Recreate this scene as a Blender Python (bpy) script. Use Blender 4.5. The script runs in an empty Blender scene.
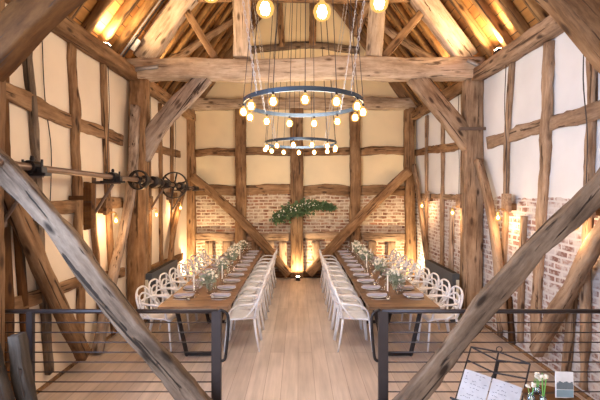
import bpy, bmesh, math, random
from mathutils import Vector, Matrix, noise
PI = math.pi
SC = bpy.context.scene
COL = SC.collection
R = random.Random(7)

# ------------------------------------------------------------ dimensions (metres)
XL, XR = -2.87, 3.10          # faces of the side walls
YN, YM, YF = 3.3, 6.75, 10.5  # near truss, middle truss, far gable
EYE = 2.2
F = 400.0
def wl(px, py, X=XL):          # a point on the left-hand wall
    d = F * X / (px - 298.0); return (X, d, EYE + (193 - py) * d / F)
def wr(px, py, X=XR): return wl(px, py, X)
def dp(px, py, d): return ((px - 298) * d / F, d, EYE + (193 - py) * d / F)

# ------------------------------------------------------------ materials
def mat_base(name):
    m = bpy.data.materials.new(name); m.use_nodes = True
    nt = m.node_tree; b = nt.nodes['Principled BSDF']
    return m, nt, nt.nodes, nt.links, b
def N(nt, t, **kw):
    n = nt.nodes.new(t)
    for k, v in kw.items():
        if k in n.inputs: n.inputs[k].default_value = v
        else: setattr(n, k, v)
    return n
def ramp(nt, stops):
    r = nt.nodes.new('ShaderNodeValToRGB'); e = r.color_ramp.elements
    while len(e) > 1: e.remove(e[-1])
    e[0].position = stops[0][0]; e[0].color = (*stops[0][1], 1)
    for p, c in stops[1:]:
        x = e.new(p); x.color = (*c, 1)
    return r
def flat(name, col, rough=.5, metal=0.0, emit=None, es=0, spec=.5):
    m, nt, ns, ln, b = mat_base(name)
    no = N(nt, 'ShaderNodeTexNoise', Scale=14.0, Detail=3.0)
    tc = N(nt, 'ShaderNodeTexCoord'); ln.new(tc.outputs['Object'], no.inputs['Vector'])
    r = ramp(nt, [(.3, tuple(c * .9 for c in col)), (.7, tuple(min(1, c * 1.06) for c in col))])
    ln.new(no.outputs['Fac'], r.inputs['Fac']); ln.new(r.outputs['Color'], b.inputs['Base Color'])
    b.inputs['Roughness'].default_value = rough; b.inputs['Metallic'].default_value = metal
    b.inputs['Specular IOR Level'].default_value = spec
    if emit:
        b.inputs['Emission Color'].default_value = (*emit, 1); b.inputs['Emission Strength'].default_value = es
    return m
def wood(name, dark, mid, light, rough=.75, crackc=(.05, .03, .02), g=8.0, crack=.60, bump=.35, cx=1.1):
    m, nt, ns, ln, b = mat_base(name)
    tc = N(nt, 'ShaderNodeTexCoord'); oi = N(nt, 'ShaderNodeObjectInfo')
    ad = N(nt, 'ShaderNodeVectorMath', operation='MULTIPLY_ADD')
    ln.new(oi.outputs['Random'], ad.inputs[0]); ad.inputs[1].default_value = (31, 17, 53); ln.new(tc.outputs['Object'], ad.inputs[2])
    def mp(s):
        q = N(nt, 'ShaderNodeMapping'); q.inputs['Scale'].default_value = s; ln.new(ad.outputs[0], q.inputs['Vector']); return q
    n1 = N(nt, 'ShaderNodeTexNoise', Scale=1.0, Detail=8.0, Roughness=.7); ln.new(mp((2.2, g * 1.3, g * 1.3)).outputs[0], n1.inputs['Vector'])
    n2 = N(nt, 'ShaderNodeTexNoise', Scale=1.0, Detail=6.0, Roughness=.6); ln.new(mp((1.6, 3.5, 3.5)).outputs[0], n2.inputs['Vector'])
    n3 = N(nt, 'ShaderNodeTexNoise', Scale=1.0, Detail=4.0, Distortion=.6); ln.new(mp((cx, g * 1.9, g * 1.9)).outputs[0], n3.inputs['Vector'])
    mx = N(nt, 'ShaderNodeMath', operation='MULTIPLY_ADD'); ln.new(n1.outputs['Fac'], mx.inputs[0]); mx.inputs[1].default_value = .52
    m2 = N(nt, 'ShaderNodeMath', operation='MULTIPLY'); ln.new(n2.outputs['Fac'], m2.inputs[0]); m2.inputs[1].default_value = .48
    ln.new(m2.outputs[0], mx.inputs[2])
    r = ramp(nt, [(.39, dark), (.5, mid), (.62, light)]); ln.new(mx.outputs[0], r.inputs['Fac'])
    cr = ramp(nt, [(crack, (0, 0, 0)), (crack + .05, (1, 1, 1))]); ln.new(n3.outputs['Fac'], cr.inputs['Fac'])
    mm = N(nt, 'ShaderNodeMix', data_type='RGBA'); ln.new(cr.outputs['Color'], mm.inputs[0])
    ln.new(r.outputs['Color'], mm.inputs[6]); mm.inputs[7].default_value = (*crackc, 1)
    vo = N(nt, 'ShaderNodeTexVoronoi', Scale=1.0); ln.new(mp((2.4, 6.5, 6.5)).outputs[0], vo.inputs['Vector'])
    kr = ramp(nt, [(.10, (1, 1, 1)), (.22, (0, 0, 0))]); ln.new(vo.outputs['Distance'], kr.inputs['Fac'])
    kn = N(nt, 'ShaderNodeMix', data_type='RGBA'); ln.new(kr.outputs['Color'], kn.inputs[0]); ln.new(mm.outputs[2], kn.inputs[6]); kn.inputs[7].default_value = (dark[0] * .45, dark[1] * .42, dark[2] * .4, 1)
    hv = N(nt, 'ShaderNodeHueSaturation'); ln.new(kn.outputs[2], hv.inputs['Color'])
    vv = N(nt, 'ShaderNodeMath', operation='MULTIPLY_ADD'); ln.new(oi.outputs['Random'], vv.inputs[0]); vv.inputs[1].default_value = .36; vv.inputs[2].default_value = .82
    ln.new(vv.outputs[0], hv.inputs['Value']); ln.new(hv.outputs[0], b.inputs['Base Color'])
    hs = N(nt, 'ShaderNodeMath', operation='SUBTRACT'); ln.new(mx.outputs[0], hs.inputs[0]); ln.new(cr.outputs['Color'], hs.inputs[1])
    bp = N(nt, 'ShaderNodeBump', Strength=bump, Distance=.02); ln.new(hs.outputs[0], bp.inputs['Height']); ln.new(bp.outputs[0], b.inputs['Normal'])
    b.inputs['Roughness'].default_value = rough; b.inputs['Specular IOR Level'].default_value = .25
    return m
def wall_mat(name, axes, zsplit, plaster=(.80, .74, .66), brickc=((.42, .20, .13), (.55, .30, .20)), mortar=(.66, .60, .53), wash=.5, ragged=.25, bs=1.0):
    """lime plaster above zsplit, whitewashed handmade brick below it"""
    m, nt, ns, ln, b = mat_base(name)
    tc = N(nt, 'ShaderNodeTexCoord'); sp = N(nt, 'ShaderNodeSeparateXYZ'); ln.new(tc.outputs['Object'], sp.inputs[0])
    cb = N(nt, 'ShaderNodeCombineXYZ'); ln.new(sp.outputs[axes], cb.inputs[0]); ln.new(sp.outputs['Z'], cb.inputs[1])
    wob = N(nt, 'ShaderNodeTexNoise', Scale=3.0, Detail=2.0); ln.new(tc.outputs['Object'], wob.inputs['Vector'])
    wv = N(nt, 'ShaderNodeVectorMath', operation='MULTIPLY_ADD'); ln.new(wob.outputs['Color'], wv.inputs[0]); wv.inputs[1].default_value = (.075, .06, 0); ln.new(cb.outputs[0], wv.inputs[2])
    br = N(nt, 'ShaderNodeTexBrick'); ln.new(wv.outputs[0], br.inputs['Vector'])
    br.inputs['Scale'].default_value = 1.0; br.inputs['Brick Width'].default_value = .25 * bs; br.inputs['Row Height'].default_value = .086 * bs
    br.inputs['Mortar Size'].default_value = .016; br.inputs['Mortar Smooth'].default_value = .35
    br.inputs['Color1'].default_value = (*brickc[0], 1); br.inputs['Color2'].default_value = (*brickc[1], 1); br.inputs['Mortar'].default_value = (*mortar, 1)
    n1 = N(nt, 'ShaderNodeTexNoise', Scale=7.0, Detail=5.0, Roughness=.65); ln.new(tc.outputs['Object'], n1.inputs['Vector'])
    wr_ = ramp(nt, [(.5 - wash * .10, (0, 0, 0)), (.5 + (1 - wash) * .35, (wash, wash, wash))]); ln.new(n1.outputs['Fac'], wr_.inputs['Fac'])
    mw = N(nt, 'ShaderNodeMix', data_type='RGBA'); ln.new(wr_.outputs['Color'], mw.inputs[0]); ln.new(br.outputs['Color'], mw.inputs[6]); mw.inputs[7].default_value = (*mortar, 1)
    n2 = N(nt, 'ShaderNodeTexNoise', Scale=1.6, Detail=5.0); ln.new(tc.outputs['Object'], n2.inputs['Vector'])
    pr = ramp(nt, [(.3, tuple(c * .9 for c in plaster)), (.6, plaster)]); ln.new(n2.outputs['Fac'], pr.inputs['Fac'])
    n3 = N(nt, 'ShaderNodeTexNoise', Scale=2.5, Detail=4.0); ln.new(tc.outputs['Object'], n3.inputs['Vector'])
    zz = N(nt, 'ShaderNodeMath', operation='MULTIPLY_ADD'); ln.new(n3.outputs['Fac'], zz.inputs[0]); zz.inputs[1].default_value = -ragged; ln.new(sp.outputs['Z'], zz.inputs[2])
    gt = N(nt, 'ShaderNodeMath', operation='GREATER_THAN'); ln.new(zz.outputs[0], gt.inputs[0]); gt.inputs[1].default_value = zsplit - ragged * .5
    fm = N(nt, 'ShaderNodeMix', data_type='RGBA'); ln.new(gt.outputs[0], fm.inputs[0]); ln.new(mw.outputs[2], fm.inputs[6]); ln.new(pr.outputs['Color'], fm.inputs[7])
    ln.new(fm.outputs[2], b.inputs['Base Color'])
    inv = N(nt, 'ShaderNodeMath', operation='SUBTRACT'); inv.inputs[0].default_value = 1; ln.new(gt.outputs[0], inv.inputs[1])
    hh = N(nt, 'ShaderNodeMath', operation='MULTIPLY'); ln.new(br.outputs['Fac'], hh.inputs[0]); ln.new(inv.outputs[0], hh.inputs[1])
    h2 = N(nt, 'ShaderNodeMath', operation='MULTIPLY_ADD'); ln.new(n1.outputs['Fac'], h2.inputs[0]); h2.inputs[1].default_value = .3; 
    ng = N(nt, 'ShaderNodeMath', operation='MULTIPLY'); ln.new(hh.outputs[0], ng.inputs[0]); ng.inputs[1].default_value = -1.0; ln.new(ng.outputs[0], h2.inputs[2])
    bp = N(nt, 'ShaderNodeBump', Strength=.5, Distance=.015); ln.new(h2.outputs[0], bp.inputs['Height']); ln.new(bp.outputs[0], b.inputs['Normal'])
    b.inputs['Roughness'].default_value = .9; b.inputs['Specular IOR Level'].default_value = .15
    return m
def plank_mat(name, cols, mode, pw, pl, rough=.4, gap=(.15, .09, .05), mort=.004):
    m, nt, ns, ln, b = mat_base(name)
    tc = N(nt, 'ShaderNodeTexCoord'); sp = N(nt, 'ShaderNodeSeparateXYZ'); ln.new(tc.outputs['Object'], sp.inputs[0])
    cb = N(nt, 'ShaderNodeCombineXYZ'); ln.new(sp.outputs['Y'], cb.inputs[0]); ln.new(sp.outputs['X' if mode == 'floor' else 'Z'], cb.inputs[1])
    br = N(nt, 'ShaderNodeTexBrick'); ln.new(cb.outputs[0], br.inputs['Vector']); br.offset = .37
    br.inputs['Scale'].default_value = 1; br.inputs['Brick Width'].default_value = pl; br.inputs['Row Height'].default_value = pw
    br.inputs['Mortar Size'].default_value = mort; br.inputs['Mortar Smooth'].default_value = .1; br.inputs['Bias'].default_value = 0
    br.inputs['Color1'].default_value = (*cols[0], 1); br.inputs['Color2'].default_value = (*cols[1], 1); br.inputs['Mortar'].default_value = (*gap, 1)
    mp = N(nt, 'ShaderNodeMapping'); mp.inputs['Scale'].default_value = (12, .8, 8) if mode == 'floor' else (1, .9, 14)
    ln.new(tc.outputs['Object'], mp.inputs['Vector'])
    n1 = N(nt, 'ShaderNodeTexNoise', Scale=1.3, Detail=6.0, Roughness=.6); ln.new(mp.outputs[0], n1.inputs['Vector'])
    rr = ramp(nt, [(.3, (.78, .76, .74)), (.7, (1.12, 1.1, 1.08))]); ln.new(n1.outputs['Fac'], rr.inputs['Fac'])
    mm = N(nt, 'ShaderNodeMix', data_type='RGBA', blend_type='MULTIPLY'); mm.inputs[0].default_value = 1
    ln.new(br.outputs['Color'], mm.inputs[6]); ln.new(rr.outputs['Color'], mm.inputs[7])
    vo = N(nt, 'ShaderNodeTexNoise', Scale=1.5, Detail=2.0); ln.new(tc.outputs['Object'], vo.inputs['Vector'])
    kr = ramp(nt, [(.35, (.86, .85, .84)), (.6, (1, 1, 1))]); ln.new(vo.outputs['Fac'], kr.inputs['Fac'])
    m3 = N(nt, 'ShaderNodeMix', data_type='RGBA', blend_type='MULTIPLY'); m3.inputs[0].default_value = 1
    ln.new(mm.outputs[2], m3.inputs[6]); ln.new(kr.outputs['Color'], m3.inputs[7]); ln.new(m3.outputs[2], b.inputs['Base Color'])
    bp = N(nt, 'ShaderNodeBump', Strength=.15, Distance=.01); ln.new(n1.outputs['Fac'], bp.inputs['Height']); ln.new(bp.outputs[0], b.inputs['Normal'])
    b.inputs['Roughness'].default_value = rough
    return m
def glassy(name, tint=(1, 1, 1), amt=.85, rough=.05):
    m, nt, ns, ln, b = mat_base(name)
    ns.remove(b); out = ns['Material Output']
    t = N(nt, 'ShaderNodeBsdfTransparent', Color=(*tint, 1)); g = N(nt, 'ShaderNodeBsdfGlossy', Roughness=rough)
    lf = N(nt, 'ShaderNodeLayerWeight', Blend=.25); lw = N(nt, 'ShaderNodeMath', operation='MULTIPLY'); ln.new(lf.outputs['Facing'], lw.inputs[0]); lw.inputs[1].default_value = .45
    ad = N(nt, 'ShaderNodeMath', operation='ADD'); ln.new(lw.outputs[0], ad.inputs[0]); ad.inputs[1].default_value = 1 - amt
    mx = N(nt, 'ShaderNodeMixShader'); ln.new(ad.outputs[0], mx.inputs[0]); ln.new(t.outputs[0], mx.inputs[1]); ln.new(g.outputs[0], mx.inputs[2])
    ln.new(mx.outputs[0], out.inputs['Surface']); return m
def bulb_glass(name, col, es, tr=.5):
    m, nt, ns, ln, b = mat_base(name)
    ns.remove(b); out = ns['Material Output']
    t = N(nt, 'ShaderNodeBsdfTransparent', Color=(1, .93, .8, 1)); e = N(nt, 'ShaderNodeEmission', Color=(*col, 1), Strength=es)
    mx = N(nt, 'ShaderNodeMixShader'); mx.inputs[0].default_value = 1 - tr; ln.new(t.outputs[0], mx.inputs[1]); ln.new(e.outputs[0], mx.inputs[2])
    ln.new(mx.outputs[0], out.inputs['Surface']); return m

M = {}
M['oak'] = wood('oak_pale', (.17, .10, .06), (.33, .215, .135), (.50, .35, .235), crackc=(.08, .045, .025), g=13)
M['oak_light'] = wood('oak_light', (.27, .185, .12), (.46, .34, .24), (.62, .49, .37), crackc=(.12, .075, .045), g=13, crack=.62)
M['oak_soot'] = wood('oak_sooty', (.03, .024, .019), (.055, .043, .034), (.10, .08, .064), g=12, crack=.58, bump=.8, cx=.5)
M['oak_pink'] = wood('oak_greyed', (.20, .14, .105), (.36, .27, .21), (.50, .40, .33), g=14)
M['oak_warm'] = wood('oak_warm', (.125, .062, .027), (.24, .132, .064), (.37, .225, .12), crackc=(.06, .03, .015), g=13)
M['oak_grey'] = wood('oak_weathered', (.075, .050, .033), (.175, .122, .085), (.29, .215, .155), crackc=(.03, .02, .014), g=13, crack=.585, bump=.9, cx=.45)
M['oak_dark'] = wood('oak_dark', (.055, .020, .005), (.10, .040, .010), (.16, .07, .02))
M['rafter'] = wood('rafter_wood', (.11, .05, .018), (.22, .115, .042), (.34, .19, .075))
M['table'] = wood('table_top_wood', (.11, .058, .03), (.20, .11, .06), (.29, .17, .10), rough=.4, crack=.8, bump=.1, g=14)
M['plaster_l'] = wall_mat('plaster_warm', 'Y', -1.0, plaster=(.82, .69, .54))
M['wall_r'] = wall_mat('plaster_over_brick', 'Y', 2.12, plaster=(.77, .765, .77), brickc=((.20, .105, .085), (.36, .21, .17)), mortar=(.62, .58, .56), wash=.85, ragged=.22, bs=.95)
M['wall_f'] = wall_mat('gable_brick', 'X', 2.28, plaster=(.86, .71, .47), brickc=((.17, .075, .045), (.38, .18, .105)), mortar=(.62, .52, .40), wash=.72, ragged=.02)
M['floor'] = plank_mat('oak_floorboards', ((.57, .475, .41), (.68, .58, .51)), 'floor', .19, 2.1, rough=.38, gap=(.38, .29, .23), mort=.003)
M['boards'] = plank_mat('roof_boards', ((.36, .15, .038), (.52, .25, .065)), 'roof', .15, 1.7, rough=.7, gap=(.10, .045, .015), mort=.006)
M['iron'] = flat('black_iron', (.035, .03, .03), .45, .7)
M['rust'] = flat('rusty_iron', (.16, .11, .085), .7, .3)
M['shaft'] = flat('worn_steel_shaft', (.24, .16, .12), .4, .6)
M['rail'] = flat('dark_bronze_paint', (.05, .04, .042), .4, .4)
M['ring'] = flat('slate_steel', (.07, .10, .14), .35, .6)
M['chain'] = flat('galvanised_chain', (.62, .60, .60), .4, .6)
M['chain_d'] = flat('dull_grey_iron', (.34, .32, .31), .5, .6)
M['cord'] = flat('dark_flex', (.05, .035, .03), .6)
M['chair'] = flat('white_moulded_plastic', (.86, .86, .90), .3)
M['china'] = flat('white_china', (.85, .84, .83), .15)
M['napkin'] = flat('mauve_grey_linen', (.46, .43, .50), .9)
M['candle'] = flat('ivory_wax', (.86, .82, .74), .5)
M['brass'] = flat('brass', (.62, .42, .16), .3, .9)
M['glass'] = glassy('clear_glass', amt=.94, rough=.1)
M['leaf'] = flat('eucalyptus_leaf', (.30, .36, .27), .6)
M['leaf2'] = flat('dark_foliage', (.085, .14, .055), .7)
M['petal'] = flat('cream_petal', (.85, .80, .68), .6)
M['stem'] = flat('green_stem', (.16, .42, .10), .5)
M['radiator'] = flat('charcoal_enamel', (.075, .085, .10), .4)
M['cream'] = flat('cream_enamel', (.74, .72, .62), .5)
M['filament'] = flat('hot_filament', (1, .8, .5), .5, emit=(1, .78, .46), es=60)
M['bulb'] = bulb_glass('amber_bulb_glass', (1, .50, .13), 1.5, tr=.55)
M['sconce_core'] = flat('hot_sconce_filament', (1, .7, .4), .5, emit=(1, .68, .34), es=50)
M['led'] = flat('lit_lamp_lens', (1, .9, .8), .5, emit=(1, .80, .55), es=30)
M['paper'] = flat('white_paper', (.82, .83, .88), .8)
M['ink'] = flat('pencil_ink', (.22, .23, .30), .8)
M['photo'] = flat('grey_photo_print', (.16, .20, .24), .6)
M['skyprint'] = flat('pale_photo_print', (.26, .38, .47), .6)
M['jar'] = glassy('blue_tinted_glass', (.70, .85, .95), amt=.75)
M['bottle'] = glassy('green_bottle_glass', (.35, .42, .12), amt=.75)
M['white_box'] = flat('white_plastic_box', (.75, .75, .72), .5)

# ------------------------------------------------------------ helpers
def link(name, me, mat=None, parent=None, smooth=False):
    o = bpy.data.objects.new(name, me); COL.objects.link(o)
    if mat: me.materials.append(mat)
    if smooth:
        for p in me.polygons: p.use_smooth = True
    if parent: o.parent = parent
    return o
def build(name, bm, mat, parent=None, smooth=False):
    me = bpy.data.meshes.new(name); bmesh.ops.recalc_face_normals(bm, faces=bm.faces); bm.to_mesh(me); bm.free()
    return link(name, me, mat, parent, smooth)
def tag(o, label, cat, group=None, kind=None):
    o['label'] = label; o['category'] = cat
    if group: o['group'] = group
    if kind: o['kind'] = kind
    return o
def thing(name, loc, label, cat, group=None, rz=0):
    o = bpy.data.objects.new(name, None); COL.objects.link(o); o.location = loc; o.rotation_euler = (0, 0, rz)
    o.empty_display_size = .1
    return tag(o, label, cat, group)
def copy_tree(o, parent=None):
    c = o.copy(); COL.objects.link(c); c.parent = parent
    for ch in list(o.children): copy_tree(ch, c)
    return c
def place(o, loc, rz=0): o.location = loc; o.rotation_euler = (0, 0, rz)
def add_box(bm, c, s, rot=None, bev=0):
    r = bmesh.ops.create_cube(bm, size=1)
    vs = r['verts']
    if bev:
        bmesh.ops.scale(bm, vec=s, verts=vs)
        es = list({e for v in vs for e in v.link_edges})
        rb = bmesh.ops.bevel(bm, geom=es, offset=bev, segments=2, affect='EDGES')
        vs = list({v for f in rb['faces'] for v in f.verts} | {v for v in vs if v.is_valid})
    else: bmesh.ops.scale(bm, vec=s, verts=vs)
    if rot: bmesh.ops.rotate(bm, cent=(0, 0, 0), matrix=rot, verts=vs)
    bmesh.ops.translate(bm, vec=c, verts=vs)
def add_tube(bm, pts, r, n=8, closed=False, radii=None, cap=True):
    pts = [Vector(p) for p in pts]; rings = []; L = len(pts); up = None
    for i, p in enumerate(pts):
        if closed: t = pts[(i + 1) % L] - pts[i - 1]
        else: t = pts[min(i + 1, L - 1)] - pts[max(i - 1, 0)]
        t.normalize()
        if up is None: up = Vector((0, 0, 1)) if abs(t.z) < .9 else Vector((1, 0, 0))
        a = t.cross(up)
        if a.length < 1e-4: a = t.orthogonal()
        a.normalize(); b = a.cross(t).normalized(); up = b
        rr = radii[i] if radii else r
        rings.append([bm.verts.new(p + a * math.cos(2 * PI * k / n) * rr + b * math.sin(2 * PI * k / n) * rr) for k in range(n)])
    m = L if closed else L - 1
    for i in range(m):
        A, B = rings[i], rings[(i + 1) % L]
        for k in range(n): bm.faces.new((A[k], A[(k + 1) % n], B[(k + 1) % n], B[k]))
    if not closed and cap:
        bm.faces.new(rings[0][::-1]); bm.faces.new(rings[-1])
def add_lathe(bm, prof, n=16, c=(0, 0, 0), axis='Z'):
    rings = []
    for r, z in prof:
        ring = []
        for k in range(n):
            a = 2 * PI * k / n; x, y = max(r, 1e-4) * math.cos(a), max(r, 1e-4) * math.sin(a)
            v = {'Z': (x, y, z), 'Y': (x, z, y), 'X': (z, x, y)}[axis]
            ring.append(bm.verts.new(Vector(v) + Vector(c)))
        rings.append(ring)
    for A, B in zip(rings, rings[1:]):
        for k in range(n): bm.faces.new((A[k], A[(k + 1) % n], B[(k + 1) % n], B[k]))
    bm.faces.new(rings[0][::-1]); bm.faces.new(rings[-1])
def cat(pts, n=6, closed=False):
    P = [Vector(p) for p in pts]; out = []; L = len(P)
    rng = range(L) if closed else range(L - 1)
    for i in rng:
        if closed: a, b, c, d = P[i - 1], P[i], P[(i + 1) % L], P[(i + 2) % L]
        else: a, b, c, d = P[max(i - 1, 0)], P[i], P[i + 1], P[min(i + 2, L - 1)]
        for k in range(n):
            t = k / n
            out.append(.5 * ((2 * b) + (c - a) * t + (2 * a - 5 * b + 4 * c - d) * t * t + (3 * b - a - 3 * c + d) * t ** 3))
    if not closed: out.append(P[-1])
    return out
def ordn(i): return ['first', 'second', 'third', 'fourth', 'fifth', 'sixth', 'seventh', 'eighth', 'ninth', 'tenth', 'eleventh', 'twelfth', 'thirteenth', 'fourteenth', 'fifteenth', 'sixteenth', 'seventeenth', 'eighteenth'][i]

def beam(name, path, w, h, side, mat, label, catg='timber', irr=.012, group=None, taper=1.0, parent=None):
    """a hewn timber following PATH; w across SIDE, h across the other way"""
    P = [Vector(p) for p in path]; p0, p1 = P[0], P[-1]
    ax = (p1 - p0); Ltot = ax.length; ax.normalize()
    s = Vector(side); s = (s - ax * s.dot(ax)).normalized(); u = ax.cross(s).normalized()
    mw = Matrix((ax, s, u)).transposed().to_4x4(); mw.translation = p0; inv = mw.inverted()
    loc = [inv @ p for p in P]
    if len(loc) > 2: loc = cat(loc, 6)
    seg = max(4, int(Ltot / .09)); bm = bmesh.new()
    sd = R.uniform(0, 900); rings = []
    def at(x):
        for a, b in zip(loc, loc[1:]):
            if x <= b.x + 1e-6:
                t = (x - a.x) / max(b.x - a.x, 1e-6); return a.y + (b.y - a.y) * t, a.z + (b.z - a.z) * t
        return loc[-1].y, loc[-1].z
    cr = [(-1, -.84), (-.86, -1), (.86, -1), (1, -.84), (1, .84), (.86, 1), (-.86, 1), (-1, .84)]
    for i in range(seg + 1):
        x = Ltot * i / seg; cy, cz = at(x); k = 1 + (taper - 1) * i / seg
        cy += noise.noise(Vector((x * .7, sd, 0))) * irr * 1.5; cz += noise.noise(Vector((x * .7, sd, 9))) * irr * 1.5
        ring = []
        for j, (a, b) in enumerate(cr):
            d1 = noise.noise(Vector((x * 2.2, sd + j // 2 * 7, 3))) * irr; d2 = noise.noise(Vector((x * 2.2, sd + j // 2 * 7, 13))) * irr
            d1 += noise.noise(Vector((x * 8, sd + j * 5, 23))) * irr * .45; d2 += noise.noise(Vector((x * 8, sd + j * 5, 33))) * irr * .45
            ring.append(bm.verts.new((x, cy + a * w * k / 2 + d1, cz + b * h * k / 2 + d2)))
        rings.append(ring)
    for A, B in zip(rings, rings[1:]):
        for j in range(8): bm.faces.new((A[j], A[(j + 1) % 8], B[(j + 1) % 8], B[j]))
    bm.faces.new(rings[0][::-1]); bm.faces.new(rings[-1])
    o = build(name, bm, mat); 
    for p in o.data.polygons: p.use_smooth = len(p.vertices) == 4
    o.matrix_world = mw
    if label: tag(o, label, catg, group)
    return o

# ------------------------------------------------------------ setting
def struct(name, bm, mat):
    o = build(name, bm, mat); o['kind'] = 'structure'; return o
YB = -4.0
bm = bmesh.new(); add_box(bm, ((XL + XR) / 2, (YB + YF) / 2, -.1), (XR - XL + .5, YF - YB + .5, .2)); struct('floor', bm, M['floor'])
WT = 4.27
bm = bmesh.new()   # left wall, with an opening for the added, unseen side window (Y -.2..3, z 1.3..3.6)
for y0, y1, z0, z1 in [(YB, -.2, 0, WT), (3.0, YF + .25, 0, WT), (-.2, 3.0, 0, 1.3), (-.2, 3.0, 3.6, WT)]:
    add_box(bm, (XL - .125, (y0 + y1) / 2, (z0 + z1) / 2), (.25, y1 - y0, z1 - z0))
struct('wall_left', bm, M['plaster_l'])
bm = bmesh.new(); add_box(bm, (XR + .125, (YB + YF) / 2, WT / 2), (.25, YF - YB + .25, WT)); struct('wall_right', bm, M['wall_r'])
APX, APZ, SL = .1, 8.70, 1.39
def gable(bm, y0, y1, zb=0):
    pts = [(-3.12, zb), (3.32, zb), (3.32, 4.2), (APX, APZ), (-3.12, 4.2)]
    A = [bm.verts.new((x, y0, z)) for x, z in pts]; B = [bm.verts.new((x, y1, z)) for x, z in pts]
    bm.faces.new(A[::-1]); bm.faces.new(B)
    for i in range(5): bm.faces.new((A[i], A[(i + 1) % 5], B[(i + 1) % 5], B[i]))
bm = bmesh.new(); gable(bm, YF, YF + .25); struct('wall_far', bm, M['wall_f'])
bm = bmesh.new(); gable(bm, YB - .2, YB, 3.6)
add_box(bm, (-2.95, YB - .1, 1.8), (.35, .2, 3.6)); add_box(bm, (3.15, YB - .1, 1.8), (.35, .2, 3.6)); struct('wall_rear', bm, M['plaster_l'])
for sgn in (-1, 1):
    bm = bmesh.new()
    ex = APX + sgn * 3.4; ez = APZ - SL * 3.4; n = Vector((sgn * SL, 0, 1)).normalized() * .08
    q = [Vector((ex, YB - .2, ez)), Vector((APX, YB - .2, APZ)), Vector((APX, YF + .25, APZ)), Vector((ex, YF + .25, ez))]
    A = [bm.verts.new(p) for p in q]; B = [bm.verts.new(p + n) for p in q]
    bm.faces.new(A); bm.faces.new(B[::-1])
    for i in range(4): bm.faces.new((A[i], B[i], B[(i + 1) % 4], A[(i + 1) % 4]))
    struct('ceiling_left' if sgn < 0 else 'ceiling_right', bm, M['boards'])
# glazed openings out of view: rear one for daylight, side one added
def window(name, c, sx, sz, axis, nv, nh):
    bm = bmesh.new(); t = .07
    def bar(u, z, su, s_z): 
        if axis == 'Y': add_box(bm, (c[0] + u, c[1], c[2] + z), (su, t, s_z))
        else: add_box(bm, (c[0], c[1] + u, c[2] + z), (t, su, s_z))
    for i in range(nv + 1): bar(-sx / 2 + sx * i / nv, 0, t, sz)
    for i in range(nh + 1): bar(0, -sz / 2 + sz * i / nh, sx, t)
    fr = build(name, bm, M['oak_warm']); fr['kind'] = 'structure'
    bm = bmesh.new()
    add_box(bm, c, (sx, .008, sz) if axis == 'Y' else (.008, sx, sz)); build('window_pane', bm, M['glass'], fr)
window('window_1', (.1, YB - .1, 1.8), 5.6, 3.5, 'Y', 5, 2)
window('added_side_window', (XL - .12, 1.4, 2.45), 3.1, 2.2, 'X', 4, 2)  # unseen window put in to carry cool light onto the right wall
# skirting strip where floor meets the side walls
for nm, X in (('baseboard_left', XL + .012), ('baseboard_right', XR - .012)):
    bm = bmesh.new(); add_box(bm, (X, (YN + YF) / 2, .02), (.024, YF - YN, .04)); struct(nm, bm, M['oak_warm'])

# ------------------------------------------------------------ timber frame
SX, SY, SZ = (1, 0, 0), (0, 1, 0), (0, 0, 1)
T = .06
lx, rx = XL + T / 2, XR - T / 2
def wall_timber(name, side, pts, h, mat, label, catg='timber', irr=.014, T_=T, off=0):
    X = (XL + T_ / 2 + off) if side < 0 else (XR - T_ / 2 - off); Xs = XL if side < 0 else XR
    P = []
    for px, py in pts:
        d = F * X / (px - 298.0); P.append((X, d, max(.03, EYE + (193 - py) * d / F)))
    return beam(name, P, T_, h * .84, SX, mat, label, catg, irr * .8)
# wall plates
for sgn, nm, X in ((-1, 'left', XL + .11), (1, 'right', XR - .11)):
    beam('wall_plate', [(X, YB + .1, 4.16), (X, YM, 4.16)], .2, .2, SX, M['oak'] if sgn > 0 else M['oak_warm'], f'long oak plate along the top of the {nm} wall, in front of the middle truss', 'beam')
    beam('wall_plate', [(X, YM + .02, 4.16), (X, YF, 4.18)], .18, .2, SX, M['oak_warm'], f'oak plate on top of the {nm} wall, between middle truss and gable', 'beam')
# middle truss
G = M['oak']
beam('truss_post', [(-2.715, YM, 0), (-2.70, YM, 2.2), (-2.67, YM, 4.1)], .29, .20, SX, M['oak_warm'], 'heavy brown oak post of the middle truss on the left wall', 'post')
beam('truss_post', [(2.93, YM, 0), (2.94, YM, 2.2), (2.96, YM, 4.1)], .29, .20, SX, G, 'heavy tan oak post of the middle truss on the right wall', 'post')
beam('tie_beam', [(-2.85, YM, 4.27), (0, YM, 4.28), (3.09, YM, 4.30)], .30, .33, SY, M['oak_light'], 'massive pale tie beam spanning the hall at the middle truss', 'beam', irr=.03)
beam('knee_brace', [(-2.62, YM, 2.80), (-2.3, YM, 3.35), (-1.57, YM, 4.16)], .16, .27, SY, M['oak_pink'], 'grey-brown brace from the left truss post up to the middle tie beam', 'brace', irr=.02)
beam('knee_brace', [(2.90, YM, 3.00), (2.5, YM, 3.55), (1.98, YM, 4.18)], .16, .30, SY, G, 'brown brace from the right truss post up to the middle tie beam', 'brace', irr=.02)
beam('principal_rafter', [(-2.63, YM, 4.44), (-1.9, YM, 5.46), (APX - .05, YM, 8.2)], .22, .34, SY, M['oak_light'], 'broad pale principal rafter rising from the left end of the tie beam', 'rafter', irr=.03)
beam('principal_rafter', [(2.86, YM, 4.44), (2.12, YM, 5.46), (APX + .05, YM, 8.2)], .22, .34, SY, M['oak_light'], 'broad pale principal rafter rising from the right end of the tie beam', 'rafter', irr=.03)
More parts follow.
